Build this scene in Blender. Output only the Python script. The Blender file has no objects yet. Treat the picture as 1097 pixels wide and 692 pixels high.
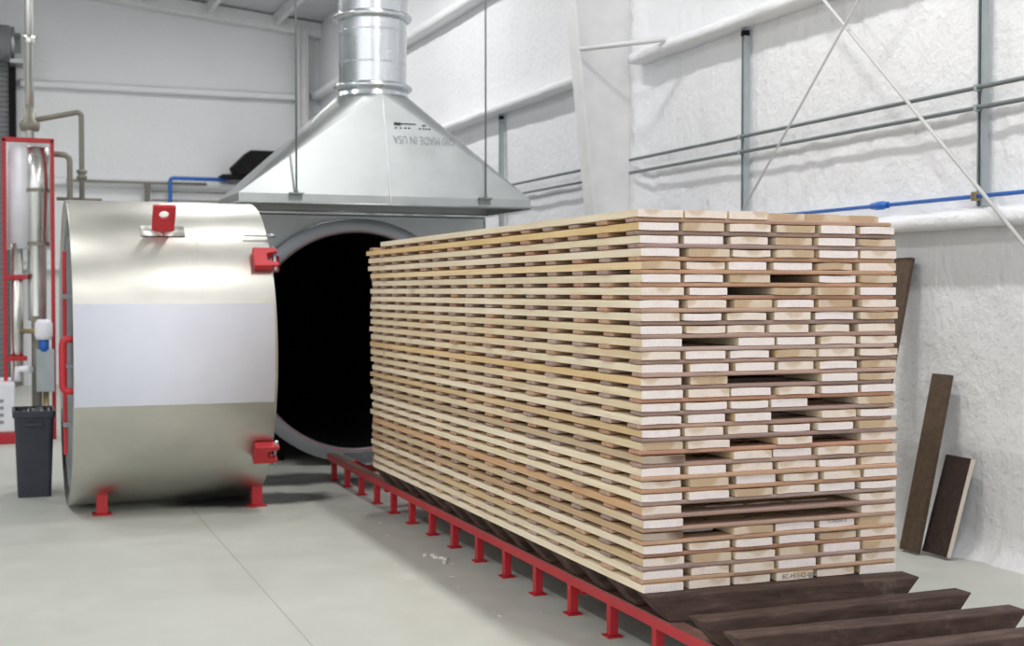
import bpy, bmesh, math, random
from mathutils import Vector, Matrix, noise
from mathutils.bvhtree import BVHTree

random.seed(7)
scene = bpy.context.scene
COL = scene.collection
PI = math.pi
R = math.radians

# ------------------------------------------------------------------ materials
def nodemat(name):
    m = bpy.data.materials.new(name); m.use_nodes = True
    nt = m.node_tree
    return m, nt, nt.nodes['Principled BSDF']

def N(nt, t, **kw):
    n = nt.nodes.new(t)
    for k, v in kw.items():
        setattr(n, k, v)
    return n

def coords(nt, kind='Object', scale=(1, 1, 1), rnd=False):
    tc = N(nt, 'ShaderNodeTexCoord')
    mp = N(nt, 'ShaderNodeMapping')
    mp.inputs['Scale'].default_value = scale
    nt.links.new(tc.outputs[kind], mp.inputs['Vector'])
    if rnd:
        oi = N(nt, 'ShaderNodeObjectInfo')
        mul = N(nt, 'ShaderNodeMath', operation='MULTIPLY'); mul.inputs[1].default_value = 37.0
        nt.links.new(oi.outputs['Random'], mul.inputs[0])
        cb = N(nt, 'ShaderNodeCombineXYZ')
        for i in range(3):
            nt.links.new(mul.outputs[0], cb.inputs[i])
        nt.links.new(cb.outputs[0], mp.inputs['Location'])
    return mp.outputs[0]

def nz(nt, vec, scale, detail=4, rough=.55):
    n = N(nt, 'ShaderNodeTexNoise')
    n.inputs['Scale'].default_value = scale
    n.inputs['Detail'].default_value = detail
    n.inputs['Roughness'].default_value = rough
    nt.links.new(vec, n.inputs['Vector'])
    return n.outputs['Fac']

def ramp(nt, fac, stops):
    r = N(nt, 'ShaderNodeValToRGB')
    els = r.color_ramp.elements
    while len(els) < len(stops):
        els.new(.5)
    for e, (p, c) in zip(els, stops):
        e.position = p
        e.color = (c[0], c[1], c[2], 1) if not isinstance(c, (int, float)) else (c, c, c, 1)
    nt.links.new(fac, r.inputs[0])
    return r.outputs[0]

def mix(nt, a, b, fac, mode='MIX'):
    m = N(nt, 'ShaderNodeMix', data_type='RGBA', blend_type=mode)
    for sock, v in ((m.inputs[0], fac), (m.inputs[6], a), (m.inputs[7], b)):
        if hasattr(v, 'links'):
            nt.links.new(v, sock)
        elif isinstance(v, (int, float)):
            sock.default_value = v
        else:
            sock.default_value = (v[0], v[1], v[2], 1)
    return m.outputs[2]

def bump(nt, b, h, strength, dist=.01):
    bn = N(nt, 'ShaderNodeBump')
    bn.inputs['Strength'].default_value = strength
    bn.inputs['Distance'].default_value = dist
    nt.links.new(h, bn.inputs['Height'])
    nt.links.new(bn.outputs[0], b.inputs['Normal'])

def simple(name, col, rough=.5, metal=0., var=.12, vscale=6, bstr=0., spec=.5):
    m, nt, b = nodemat(name)
    v = coords(nt)
    n = nz(nt, v, vscale)
    c = ramp(nt, n, [(.3, tuple(x * (1 - var) for x in col)), (.7, tuple(min(1, x * (1 + var)) for x in col))])
    nt.links.new(c, b.inputs['Base Color'])
    b.inputs['Roughness'].default_value = rough
    b.inputs['Metallic'].default_value = metal
    b.inputs['Specular IOR Level'].default_value = spec
    if bstr:
        bump(nt, b, nz(nt, v, vscale * 6), bstr, .004)
    return m

def metal_mat(name, col, rough=.35, rv=.1, aniso=None, scale=(1, 1, 1), metal=1.0):
    m, nt, b = nodemat(name)
    v = coords(nt, scale=scale)
    n = nz(nt, v, 3.5, 6)
    c = ramp(nt, n, [(.3, tuple(x * .9 for x in col)), (.7, tuple(min(1, x * 1.07) for x in col))])
    nt.links.new(c, b.inputs['Base Color'])
    b.inputs['Metallic'].default_value = metal
    rr = ramp(nt, n, [(.25, rough - rv), (.75, rough + rv)])
    nt.links.new(rr, b.inputs['Roughness'])
    bump(nt, b, nz(nt, v, 2.2, 2), .07, .01)
    return m

def lumber_side():
    m, nt, b = nodemat('sawn_lumber')
    v = coords(nt, scale=(14, 1.1, 40), rnd=True)
    g = nz(nt, v, 2.2, 6, .6)
    v2 = coords(nt, scale=(2, .8, 2), rnd=True)
    big = nz(nt, v2, 1.6, 3)
    oi = N(nt, 'ShaderNodeObjectInfo')
    t1 = ramp(nt, g, [(.25, (.86, .82, .75)), (.75, (1.06, 1.05, 1.03))])
    t2 = ramp(nt, big, [(.3, (.92, .88, .80)), (.7, (1.04, 1.04, 1.04))])
    c = mix(nt, oi.outputs['Color'], t1, 1., 'MULTIPLY')
    c = mix(nt, c, t2, 1., 'MULTIPLY')
    nt.links.new(c, b.inputs['Base Color'])
    b.inputs['Roughness'].default_value = .78
    b.inputs['Specular IOR Level'].default_value = .25
    bump(nt, b, g, .35, .003)
    return m

def lumber_end(name, light, dark, lo, hi):
    """sawn end: heart rings of the darker wood inside paler sapwood, centre differs per board"""
    m, nt, b = nodemat(name)
    tc = N(nt, 'ShaderNodeTexCoord')
    oi = N(nt, 'ShaderNodeObjectInfo')
    sx = N(nt, 'ShaderNodeSeparateXYZ'); nt.links.new(tc.outputs['Object'], sx.inputs[0])
    off = N(nt, 'ShaderNodeMapRange'); off.inputs[3].default_value = -.09; off.inputs[4].default_value = .09
    nt.links.new(oi.outputs['Random'], off.inputs[0])
    ax = N(nt, 'ShaderNodeMath', operation='SUBTRACT'); nt.links.new(sx.outputs[0], ax.inputs[0]); nt.links.new(off.outputs[0], ax.inputs[1])
    az = N(nt, 'ShaderNodeMath', operation='ADD'); nt.links.new(sx.outputs[2], az.inputs[0]); az.inputs[1].default_value = -.055
    cb = N(nt, 'ShaderNodeCombineXYZ'); nt.links.new(ax.outputs[0], cb.inputs[0]); nt.links.new(az.outputs[0], cb.inputs[2])
    ln = N(nt, 'ShaderNodeVectorMath', operation='LENGTH'); nt.links.new(cb.outputs[0], ln.inputs[0])
    v = coords(nt, scale=(1, 1, 1), rnd=True)
    wob = nz(nt, v, 18, 2)
    ad = N(nt, 'ShaderNodeMath', operation='MULTIPLY_ADD'); nt.links.new(wob, ad.inputs[0]); ad.inputs[1].default_value = .012; nt.links.new(ln.outputs['Value'], ad.inputs[2])
    heart = ramp(nt, ad.outputs[0], [(lo, dark), (hi, light)])
    sp = nz(nt, v, 160, 3, .7)
    t = ramp(nt, sp, [(.3, (.90, .89, .88)), (.7, (1.05, 1.05, 1.05))])
    c = mix(nt, heart, t, 1., 'MULTIPLY')
    nt.links.new(c, b.inputs['Base Color'])
    b.inputs['Roughness'].default_value = .85
    b.inputs['Specular IOR Level'].default_value = .2
    bump(nt, b, sp, .3, .002)
    return m

def stick_mat():
    m, nt, b = nodemat('stick_wood')
    v = coords(nt, scale=(1.2, 14, 30), rnd=True)
    g = nz(nt, v, 2.5, 5, .6)
    oi = N(nt, 'ShaderNodeObjectInfo')
    t1 = ramp(nt, g, [(.25, (.72, .68, .64)), (.75, (1.12, 1.1, 1.08))])
    c = mix(nt, oi.outputs['Color'], t1, 1., 'MULTIPLY')
    nt.links.new(c, b.inputs['Base Color'])
    b.inputs['Roughness'].default_value = .8
    b.inputs['Specular IOR Level'].default_value = .2
    bump(nt, b, g, .4, .003)
    return m

def timber_mat():
    m, nt, b = nodemat('charred_timber')
    v = coords(nt, scale=(1.5, 9, 9), rnd=True)
    g = nz(nt, v, 3, 8, .65)
    v2 = coords(nt, rnd=True)
    p = nz(nt, v2, 7, 6, .7)
    c1 = ramp(nt, g, [(.28, (.034, .020, .016)), (.58, (.095, .058, .047)), (.80, (.17, .112, .09))])
    dust = ramp(nt, p, [(.58, 0.), (.75, .45)])
    c = mix(nt, c1, (.27, .20, .17), dust)
    nt.links.new(c, b.inputs['Base Color'])
    b.inputs['Roughness'].default_value = .75
    b.inputs['Specular IOR Level'].default_value = .3
    bump(nt, b, g, .5, .006)
    return m

def foam_mat(name, col, tint):
    m, nt, b = nodemat(name)
    v = coords(nt)
    n1 = nz(nt, v, 1.3, 5, .6)
    n2 = nz(nt, v, 14, 6, .62)
    vs = coords(nt, scale=(1, 6, .5))
    st = nz(nt, vs, 1.2, 3)
    c = ramp(nt, n1, [(.3, tuple(x * .97 for x in col)), (.65, col)])
    pit = ramp(nt, n2, [(.24, (.80, .80, .80)), (.34, (1, 1, 1))])
    c = mix(nt, c, pit, .7, 'MULTIPLY')
    yel = ramp(nt, nz(nt, v, 2.4, 4), [(.72, 0.), (.84, .4)])
    c = mix(nt, c, tint, yel)
    nt.links.new(c, b.inputs['Base Color'])
    b.inputs['Roughness'].default_value = .6
    b.inputs['Specular IOR Level'].default_value = .35
    add = N(nt, 'ShaderNodeMath', operation='ADD'); nt.links.new(n2, add.inputs[0]); nt.links.new(st, add.inputs[1])
    bump(nt, b, add.outputs[0], .85, .02)
    return m

def floor_mat():
    m, nt, b = nodemat('sealed_concrete')
    v = coords(nt)
    n1 = nz(nt, v, .7, 5, .6)
    n2 = nz(nt, v, 5, 6, .65)
    c = ramp(nt, n1, [(.30, (.50, .515, .475)), (.70, (.58, .59, .55))])
    t = ramp(nt, n2, [(.3, (.95, .95, .94)), (.7, (1.03, 1.03, 1.03))])
    c = mix(nt, c, t, 1., 'MULTIPLY')
    # saw-cut control joints
    sx = N(nt, 'ShaderNodeSeparateXYZ'); nt.links.new(v, sx.inputs[0])
    def joint(axis, pos, w):
        a = N(nt, 'ShaderNodeMath', operation='SUBTRACT'); nt.links.new(sx.outputs[axis], a.inputs[0]); a.inputs[1].default_value = pos
        d = N(nt, 'ShaderNodeMath', operation='ABSOLUTE'); nt.links.new(a.outputs[0], d.inputs[0])
        l = N(nt, 'ShaderNodeMath', operation='LESS_THAN'); nt.links.new(d.outputs[0], l.inputs[0]); l.inputs[1].default_value = w
        return l.outputs[0]
    c = mix(nt, c, (.42, .425, .40), joint(0, 1.22, .005))
    # painted shadow with some wet stain, under the drum and by the kiln mouth
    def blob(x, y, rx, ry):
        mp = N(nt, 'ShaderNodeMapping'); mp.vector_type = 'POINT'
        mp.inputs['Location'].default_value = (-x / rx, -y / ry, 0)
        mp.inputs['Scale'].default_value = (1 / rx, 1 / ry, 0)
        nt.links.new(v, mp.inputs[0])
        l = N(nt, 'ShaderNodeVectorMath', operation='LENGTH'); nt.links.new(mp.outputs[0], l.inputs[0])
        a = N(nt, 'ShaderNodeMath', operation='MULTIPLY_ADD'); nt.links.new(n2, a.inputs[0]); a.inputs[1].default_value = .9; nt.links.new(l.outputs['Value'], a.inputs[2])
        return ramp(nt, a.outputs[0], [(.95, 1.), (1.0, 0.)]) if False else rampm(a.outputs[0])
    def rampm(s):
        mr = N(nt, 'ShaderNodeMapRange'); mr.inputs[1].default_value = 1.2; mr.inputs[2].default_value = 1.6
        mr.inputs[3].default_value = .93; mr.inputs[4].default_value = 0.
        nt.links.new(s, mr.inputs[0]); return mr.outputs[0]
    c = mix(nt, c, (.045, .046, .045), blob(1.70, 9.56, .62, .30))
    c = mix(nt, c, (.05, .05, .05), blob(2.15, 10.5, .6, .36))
    nt.links.new(c, b.inputs['Base Color'])
    rr = ramp(nt, n2, [(.3, .42), (.7, .62)])
    nt.links.new(rr, b.inputs['Roughness'])
    b.inputs['Specular IOR Level'].default_value = .35
    bump(nt, b, n2, .08, .004)
    return m

M = {}
M['side'] = lumber_side()
M['W'] = lumber_end('sawn_end_white', (.92, .82, .79), (.87, .75, .69), .03, .05)
M['C'] = lumber_end('sawn_end_cream', (.87, .745, .655), (.71, .56, .425), .045, .06)
M['T'] = lumber_end('sawn_end_tan', (.74, .60, .465), (.58, .42, .275), .075, .095)
M['K'] = lumber_end('sawn_end_knot', (.50, .41, .34), (.19, .12, .085), .05, .09)
M['stick'] = stick_mat()
M['timber'] = timber_mat()
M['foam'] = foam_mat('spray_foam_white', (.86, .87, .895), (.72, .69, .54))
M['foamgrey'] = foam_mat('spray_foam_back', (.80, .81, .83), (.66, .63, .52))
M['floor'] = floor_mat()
M['white'] = simple('white_steel', (.74, .74, .75), .5, var=.05)
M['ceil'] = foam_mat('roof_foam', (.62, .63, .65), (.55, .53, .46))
M['galv'] = metal_mat('galvanised_sheet', (.47, .495, .50), .45, .05)
M['duct'] = metal_mat('duct_sheet', (.70, .73, .76), .27, .06)
M['drum'] = metal_mat('drum_cladding', (.69, .68, .63), .45, .04, scale=(.6, 1, 1))
_nt = M['drum'].node_tree; _b = _nt.nodes['Principled BSDF']
_b.inputs['Anisotropic'].default_value = .75; _b.inputs['Anisotropic Rotation'].default_value = .25
_t = _nt.nodes.new('ShaderNodeTangent'); _t.direction_type = 'RADIAL'; _t.axis = 'X'
_nt.links.new(_t.outputs[0], _b.inputs['Tangent'])
M['band'] = simple('pale_band', (.72, .73, .82), .55, var=.02)
M['steelgrey'] = simple('grey_steel', (.30, .31, .33), .5, .2, .1)
M['flange'] = metal_mat('flange_steel', (.38, .40, .43), .45, .06)
M['red'] = simple('red_enamel', (.50, .020, .030), .42, var=.1)
M['rust'] = simple('worn_rail_top', (.17, .085, .065), .6, var=.3, vscale=20)
M['strut'] = simple('zinc_strut', (.42, .46, .48), .45, .5, .1)
M['conduit'] = simple('conduit_zinc', (.22, .25, .245), .4, .5, .12)
M['blue'] = simple('blue_pipe', (.015, .13, .50), .4, var=.08)
M['black'] = simple('matt_black', (.011, .011, .012), .8, var=.2, spec=.15)
M['chamberblack'] = simple('black_interior', (.006, .006, .006), .95, var=.2, spec=.05)  # even near-black colour for the kiln chamber
M['bin'] = simple('bin_plastic', (.032, .036, .05), .45, var=.1)
M['bag'] = simple('bin_liner', (.03, .035, .034), .35, var=.4, bstr=.4)
M['plank'] = timber_mat(); M['plank'].name = 'dark_plank'
_nt = M['plank'].node_tree
for _n in _nt.nodes:
    if _n.type == 'VALTORGB' and len(_n.color_ramp.elements) == 3:
        for e, c in zip(_n.color_ramp.elements, [(.078, .052, .036), (.115, .078, .054), (.15, .104, .074)]):
            e.color = (*c, 1)
    if _n.type == 'VALTORGB' and len(_n.color_ramp.elements) == 2:
        _n.color_ramp.elements[1].color = (.08, .08, .08, 1)
M['plankdark'] = timber_mat(); M['plankdark'].name = 'charcoal_plank'
for _n in M['plankdark'].node_tree.nodes:
    if _n.type == 'VALTORGB' and len(_n.color_ramp.elements) == 3:
        for e, c in zip(_n.color_ramp.elements, [(.036, .022, .019), (.056, .036, .031), (.078, .05, .043)]):
            e.color = (*c, 1)
    if _n.type == 'VALTORGB' and len(_n.color_ramp.elements) == 2:
        _n.color_ramp.elements[1].color = (.05, .05, .05, 1)
M['cream'] = simple('pale_edge', (.72, .63, .55), .7)
M['insul'] = simple('white_jacket', (.86, .86, .92), .5, var=.05, bstr=.1)
M['foil'] = metal_mat('foil_jacket', (.78, .78, .75), .32, .08)
M['rodpaint'] = simple('rod_paint', (.60, .60, .60), .5, var=.05)
M['ink'] = simple('dark_ink', (.03, .03, .03), .7, var=.1)
M['inkgrey'] = simple('grey_ink', (.26, .27, .28), .6, var=.1)
M['chip'] = simple('pale_chip', (.75, .72, .66), .8)
M['brass'] = simple('brass_valve', (.35, .28, .14), .4, .6)
M['oldpipe'] = simple('painted_pipe', (.26, .25, .21), .5, .3, .15)
M['shutter'] = simple('shutter_slat', (.20, .205, .22), .5, .2, .06)
M['whitewriting'] = simple('chalk_mark', (.88, .85, .84), .8)

# ------------------------------------------------------------------ geometry helpers
def box(bm, x0, x1, y0, y1, z0, z1, mi=0):
    vs = [bm.verts.new(p) for p in ((x0, y0, z0), (x1, y0, z0), (x1, y1, z0), (x0, y1, z0), (x0, y0, z1), (x1, y0, z1), (x1, y1, z1), (x0, y1, z1))]
    for f in ((3, 2, 1, 0), (4, 5, 6, 7), (0, 1, 5, 4), (1, 2, 6, 5), (2, 3, 7, 6), (3, 0, 4, 7)):
        fc = bm.faces.new([vs[i] for i in f]); fc.material_index = mi
    return vs

def tube(bm, pts, r, seg=12, mi=0, caps=True):
    pts = [Vector(p) for p in pts]
    rings = []
    n = len(pts)
    prev = None
    for i, p in enumerate(pts):
        if i == 0: t = (pts[1] - p).normalized()
        elif i == n - 1: t = (p - pts[i - 1]).normalized()
        else: t = ((p - pts[i - 1]).normalized() + (pts[i + 1] - p).normalized()).normalized()
        if prev is None:
            a = Vector((0, 0, 1)) if abs(t.z) < .9 else Vector((1, 0, 0))
            u = t.cross(a).normalized()
        else:
            u = (prev - t * prev.dot(t)).normalized()
        prev = u
        w = t.cross(u)
        k = 1.
        if 0 < i < n - 1:
            c = (p - pts[i - 1]).normalized().dot(t); k = 1 / max(c, .5)
        rr = r[i] if isinstance(r, (list, tuple)) else r
        rings.append([bm.verts.new(p + (u * math.cos(2 * PI * j / seg) + w * math.sin(2 * PI * j / seg)) * rr) for j in range(seg)])
    for a, b in zip(rings, rings[1:]):
        for j in range(seg):
            f = bm.faces.new((a[j], a[(j + 1) % seg], b[(j + 1) % seg], b[j])); f.material_index = mi; f.smooth = True
    if caps:
        f = bm.faces.new(list(reversed(rings[0]))); f.material_index = mi
        f = bm.faces.new(rings[-1]); f.material_index = mi

def bend(pts, rad=.05, k=5):
    """round the corners of a polyline"""
    pts = [Vector(p) for p in pts]
    out = [pts[0]]
    for a, b, c in zip(pts, pts[1:], pts[2:]):
        d1 = (a - b).normalized() * min(rad, (a - b).length * .45); d2 = (c - b).normalized() * min(rad, (c - b).length * .45)
        for i in range(k + 1):
            t = i / k
            out.append((b + d1) * (1 - t) ** 2 + b * 2 * t * (1 - t) + (b + d2) * t * t)
    out.append(pts[-1])
    return out

def lathe(bm, prof, axis, c, seg=96, mi=0, closed=False, a0=0., a1=2 * PI, smooth=True):
    """prof: (along, radius[, material]) spun about axis 'X','Y' or 'Z' through point c"""
    full = abs(a1 - a0 - 2 * PI) < 1e-6
    cnt = seg if full else seg + 1
    rings = []
    for p in prof:
        al, r = p[0], p[1]
        ring = []
        for j in range(cnt):
            t = a0 + (a1 - a0) * j / seg
            if axis == 'X': q = (c[0] + al, c[1] - r * math.sin(t), c[2] + r * math.cos(t))
            elif axis == 'Y': q = (c[0] + r * math.sin(t), c[1] + al, c[2] + r * math.cos(t))
            else: q = (c[0] + r * math.cos(t), c[1] + r * math.sin(t), c[2] + al)
            ring.append(bm.verts.new(q))
        rings.append(ring)
    pairs = list(zip(range(len(rings)), range(1, len(rings))))
    if closed: pairs.append((len(rings) - 1, 0))
    for ia, ib in pairs:
        a, b = rings[ia], rings[ib]
        for j in range(seg):
            k = (j + 1) % cnt
            f = bm.faces.new((a[j], a[k], b[k], b[j])); f.smooth = smooth
            f.material_index = prof[ib][2] if len(prof[ib]) > 2 else mi
    return rings

def prism(bm, poly, axis, a, b, mi=0):
    """poly of 2-D points extruded along axis from a to b"""
    def P(p, t):
        if axis == 'X': return (t, p[0], p[1])
        if axis == 'Y': return (p[0], t, p[1])
        return (p[0], p[1], t)
    A = [bm.verts.new(P(p, a)) for p in poly]; B = [bm.verts.new(P(p, b)) for p in poly]
    n = len(poly)
    f = bm.faces.new(A); f.material_index = mi
    f = bm.faces.new(list(reversed(B))); f.material_index = mi
    for i in range(n):
        f = bm.faces.new((A[i], B[i], B[(i + 1) % n], A[(i + 1) % n])); f.material_index = mi

def link(name, bm, mats, parent=None, bevel=0., loc=None, fix=True, sharp=True):
    """one mesh object from a bmesh given in world coordinates; origin moved to loc"""
    if fix:
        bmesh.ops.recalc_face_normals(bm, faces=bm.faces[:])
    if loc is None:
        loc = parent.location.copy() if parent is not None else Vector((0, 0, 0))
    loc = Vector(loc)
    bmesh.ops.translate(bm, verts=bm.verts[:], vec=-loc)
    me = bpy.data.meshes.new(name); bm.to_mesh(me); bm.free()
    for m in (mats if isinstance(mats, (list, tuple)) else [mats]):
        me.materials.append(M[m] if isinstance(m, str) else m)
    o = bpy.data.objects.new(name, me); COL.objects.link(o)
    if parent is not None:
        o.parent = parent
        o.location = loc - world_loc(parent)
    else:
        o.location = loc
    if bevel:
        b = o.modifiers.new('edge', 'BEVEL'); b.width = bevel; b.segments = 2; b.limit_method = 'ANGLE'; b.angle_limit = R(40)
    return o

def world_loc(o):
    v = Vector((0, 0, 0))
    while o is not None:
        v += o.location; o = o.parent
    return v

def tag(o, label, cat, group=None, kind=None):
    o['label'] = label; o['category'] = cat
    if group: o['group'] = group
    if kind: o['kind'] = kind
    return o

def root(name, loc, label, cat, group=None):
    o = bpy.data.objects.new(name, None); COL.objects.link(o)
    o.location = loc; o.empty_display_size = .1
    return tag(o, label, cat, group)

def part(name, bm, mats, parent, bevel=0., label=None):
    o = link(name, bm, mats, parent, bevel, loc=world_loc(parent))
    if label: o['label'] = label
    return o

def struct(name, bm, mats, bevel=0., parent=None):
    o = link(name, bm, mats, parent, bevel)
    if parent is None: o['kind'] = 'structure'
    return o

def BM(): return bmesh.new()
ORD = ['', 'first', 'second', 'third', 'fourth', 'fifth', 'sixth', 'seventh', 'eighth', 'ninth', 'tenth', 'eleventh', 'twelfth', 'thirteenth',
       'fourteenth', 'fifteenth', 'sixteenth', 'seventeenth', 'eighteenth', 'nineteenth', 'twentieth', 'twenty-first', 'twenty-second', 'twenty-third',
       'twenty-fourth', 'twenty-fifth', 'twenty-sixth', 'twenty-seventh', 'twenty-eighth', 'twenty-ninth', 'thirtieth']

# ------------------------------------------------------------------ the room
XW, YB, EAVE, SL = 5.14, 22.6, 6.07, .10
def roof_z(x): return EAVE + SL * (XW - x)

bm = BM()
vs = [bm.verts.new(p) for p in ((-11, -7, 0), (XW + .2, -7, 0), (XW + .2, YB + .2, 0), (-11, YB + .2, 0))]
bm.faces.new(vs)
bmesh.ops.recalc_face_normals(bm, faces=bm.faces[:])
ret = bmesh.ops.extrude_face_region(bm, geom=bm.faces[:])
bmesh.ops.translate(bm, verts=[v for v in ret['geom'] if isinstance(v, bmesh.types.BMVert)], vec=(0, 0, -.15))
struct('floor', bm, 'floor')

def foam_depth(y, z, amp=1.):
    p = Vector((0, y, z))
    d = .008 * noise.fractal(p * 1.1, 1, 2, 4) + .006 * noise.noise(p * 5.) + .008 * noise.noise(p * 11.)
    rid = noise.noise(Vector((3.1, y * 5.5, z * .5)))
    d += .005 * rid
    d += .055 * math.exp(-((y - 10.33) / .16) ** 2)
    return d * amp

def grid_sheet(us, ws, fn, thick_dir):
    bm = BM()
    V = [[bm.verts.new(fn(u, w)) for w in ws] for u in us]
    for i in range(len(us) - 1):
        for j in range(len(ws) - 1):
            f = bm.faces.new((V[i][j], V[i + 1][j], V[i + 1][j + 1], V[i][j + 1])); f.smooth = True
    # closed back
    back = [[bm.verts.new(Vector(V[i][j].co) * 0 + Vector(thick_dir(us[i], ws[j]))) for j in (0, len(ws) - 1)] for i in (0, len(us) - 1)]
    bm.faces.new((back[0][0], back[0][1], back[1][1], back[1][0]))
    return bm

def frange(a, b, s):
    n = max(1, int(round((b - a) / s))); return [a + (b - a) * i / n for i in range(n + 1)]

ys = frange(-7, 3.5, .35) + frange(3.5, 11.2, .05)[1:] + frange(11.2, YB + .1, .14)[1:]
zs = frange(-.02, 2.6, .05) + frange(2.6, 6.1, .09)[1:]
def wr(y, z):
    flare = .17 * math.exp(-max(z, 0) / .05) * (.55 + .9 * abs(noise.noise(Vector((9, y * 2.2, 0))))) if z < .4 else 0.
    under = 0.
    return (XW - foam_depth(y, z) - flare, y, z)
struct('wall_right', grid_sheet(ys, zs, wr, lambda y, z: (XW + .18, y, z)), 'foam')

xs = frange(-11, XW + .1, .16)
zb = frange(-.02, 7.7, .14)
def wb(x, z):
    zz = min(z, roof_z(x) + .05)
    p = Vector((x, 7.7, zz))
    d = .02 * noise.fractal(p * .9, 1, 2, 3) + .012 * noise.noise(Vector((x * 6, 0, zz * .6)))
    return (x, YB - d, zz)
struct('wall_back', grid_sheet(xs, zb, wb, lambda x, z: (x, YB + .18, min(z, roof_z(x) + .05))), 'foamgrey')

bm = BM(); prism(bm, [(-11, -.02), (-10.85, -.02), (-10.85, 7.7), (-11, 7.7)], 'Y', 4.5, YB)  # unseen wall stops short: opening added so sky light reaches stack and drum
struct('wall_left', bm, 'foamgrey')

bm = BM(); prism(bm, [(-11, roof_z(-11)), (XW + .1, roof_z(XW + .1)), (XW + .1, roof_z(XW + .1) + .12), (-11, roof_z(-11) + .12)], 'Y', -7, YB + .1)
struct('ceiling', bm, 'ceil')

# roof purlins and the end-wall rafter, all foam covered
t = 1
for x in (4.35, 3.25, 2.15, 1.05, -.6, -2.3, -4.):
    bm = BM(); z = roof_z(x)
    prism(bm, [(x - .04, z), (x + .04, z), (x + .04, z - .2), (x - .04, z - .2)], 'Y', -7, YB - .05)
    struct('trim_%d' % t, bm, 'white', .01); t += 1
bm = BM()
prism(bm, [(-11, roof_z(-11) - .02), (XW, roof_z(XW) - .02), (XW, roof_z(XW) - .26), (-11, roof_z(-11) - .26)], 'Y', YB - .28, YB - .02)
struct('trim_%d' % t, bm, 'white', .02); t += 1
# girts on the back wall
def foam_beam(axis, a, b, prof, step, seed):
    """beam with a wobbling foam skin; prof = ring of (out, up) pairs"""
    bm = BM(); rings = []
    for s in frange(a, b, step):
        ring = []
        for k, (o, u) in enumerate(prof):
            w = .010 * noise.noise(Vector((seed, s * 2.4, k * 1.7))) + .006 * noise.noise(Vector((seed + 5, s * 8, k * 2.3)))
            ring.append(bm.verts.new((XW - o - w, s, u + w) if axis == 'Y' else (s, YB - o - w, u + w)))
        rings.append(ring)
    n = len(prof)
    for A, B in zip(rings, rings[1:]):
        for k in range(n):
            f = bm.faces.new((A[k], A[(k + 1) % n], B[(k + 1) % n], B[k])); f.smooth = True
    bm.faces.new(rings[0]); bm.faces.new(list(reversed(rings[-1])))
    return bm
def girt_prof(z0, z1, out):
    r = .018
    return [(-.06, z0), (out - r, z0), (out, z0 + r), (out, (z0 + z1) / 2), (out, z1 - r), (out - r, z1), (out * .5, z1 + .02), (-.06, z1 + .05)]
for z0, z1 in ((3.20, 3.30), (4.74, 4.84), (1.83, 1.93)):
    struct('trim_%d' % t, foam_beam('X', .32, XW - .2, girt_prof(z0, z1, .16), .25, t), 'foamgrey'); t += 1
# girts on the right wall
for z0, z1 in ((1.858, 1.935), (3.425, 3.505), (4.77, 4.87)):
    for a, b in ((-6.9, 10.2), (10.46, YB - .05)):
        struct('trim_%d' % t, foam_beam('Y', a, b, girt_prof(z0, z1, .17), .08 if b < 12 else .2, t), 'foam'); t += 1

# tapered steel column on the right wall
yc = 10.40
def col_x(z): return 4.95 - .103 * z
bm = BM()
zt = roof_z(4.4)
prism(bm, [(col_x(0), 0), (5.10, 0), (5.10, zt), (col_x(zt), zt)], 'Y', yc - .006, yc + .006)
w = struct('column', bm, 'white')
bm = BM(); prism(bm, [(col_x(0) - .014, 0), (col_x(0), 0), (col_x(zt), zt), (col_x(zt) - .014, zt)], 'Y', yc - .10, yc + .10)
link('inner_flange', bm, 'white', w, .002)
bm = BM(); box(bm, 5.09, 5.104, yc - .1, yc + .1, 0, roof_z(5.1)); link('outer_flange', bm, 'white', w, .002)
bm = BM(); box(bm, col_x(0) - .06, 5.13, yc - .13, yc + .13, 0, .02); link('base_plate', bm, 'white', w, .002)
# angle brace from the flange to the girt
bm = BM(); tube(bm, [(4.58, 10.29, 3.54), (4.97, 9.5, 3.51)], .022, 4); link('flange_brace', bm, 'white', w)
# corner post of the end wall
bm = BM()
box(bm, 4.70, 4.715, YB - .45, YB - .2, 0, roof_z(4.7) - .2); box(bm, 4.84, 4.855, YB - .45, YB - .2, 0, roof_z(4.84) - .2); box(bm, 4.715, 4.84, YB - .335, YB - .32, 0, roof_z(4.8) - .2)
struct('corner_column', bm, 'white')

# roll-up door on the end wall
bm = BM()
x0, x1 = -3.4, .17
prof = []
zz = 0.
while zz < 5.1:
    prof += [(YB - .13, zz), (YB - .142, zz + .02), (YB - .142, zz + .06), (YB - .13, zz + .08)]; zz += .08
A = [bm.verts.new((x0, p[0], p[1])) for p in prof]; B = [bm.verts.new((x1, p[0], p[1])) for p in prof]
for i in range(len(prof) - 1): bm.faces.new((A[i], B[i], B[i + 1], A[i + 1]))
dr = struct('door_1', bm, 'shutter')
bm = BM(); box(bm, x1 - .02, x1 + .09, YB - .2, YB - .03, 0, 5.1); box(bm, x0 - .09, x0 + .02, YB - .2, YB - .03, 0, 5.1); link('guide', bm, 'black', dr)
bm = BM(); lathe(bm, [(x0 - .1, 0.0), (x0 - .1, .27), (x1 + .0, .27), (x1 + .0, 0.0)], 'X', (0, YB - .42, 5.36), 28); link('coil_housing', bm, 'steelgrey', dr)
bm = BM()
lathe(bm, [(x1 + .01, 0.), (x1 + .01, .25), (x1 + .07, .25), (x1 + .07, .16), (x1 + .16, .16), (x1 + .16, 0.)], 'X', (0, YB - .42, 5.36), 24)
box(bm, x1 + .0, x1 + .19, YB - .66, YB - .15, 5.02, 5.08); link('end_bracket', bm, 'galv', dr)

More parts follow.
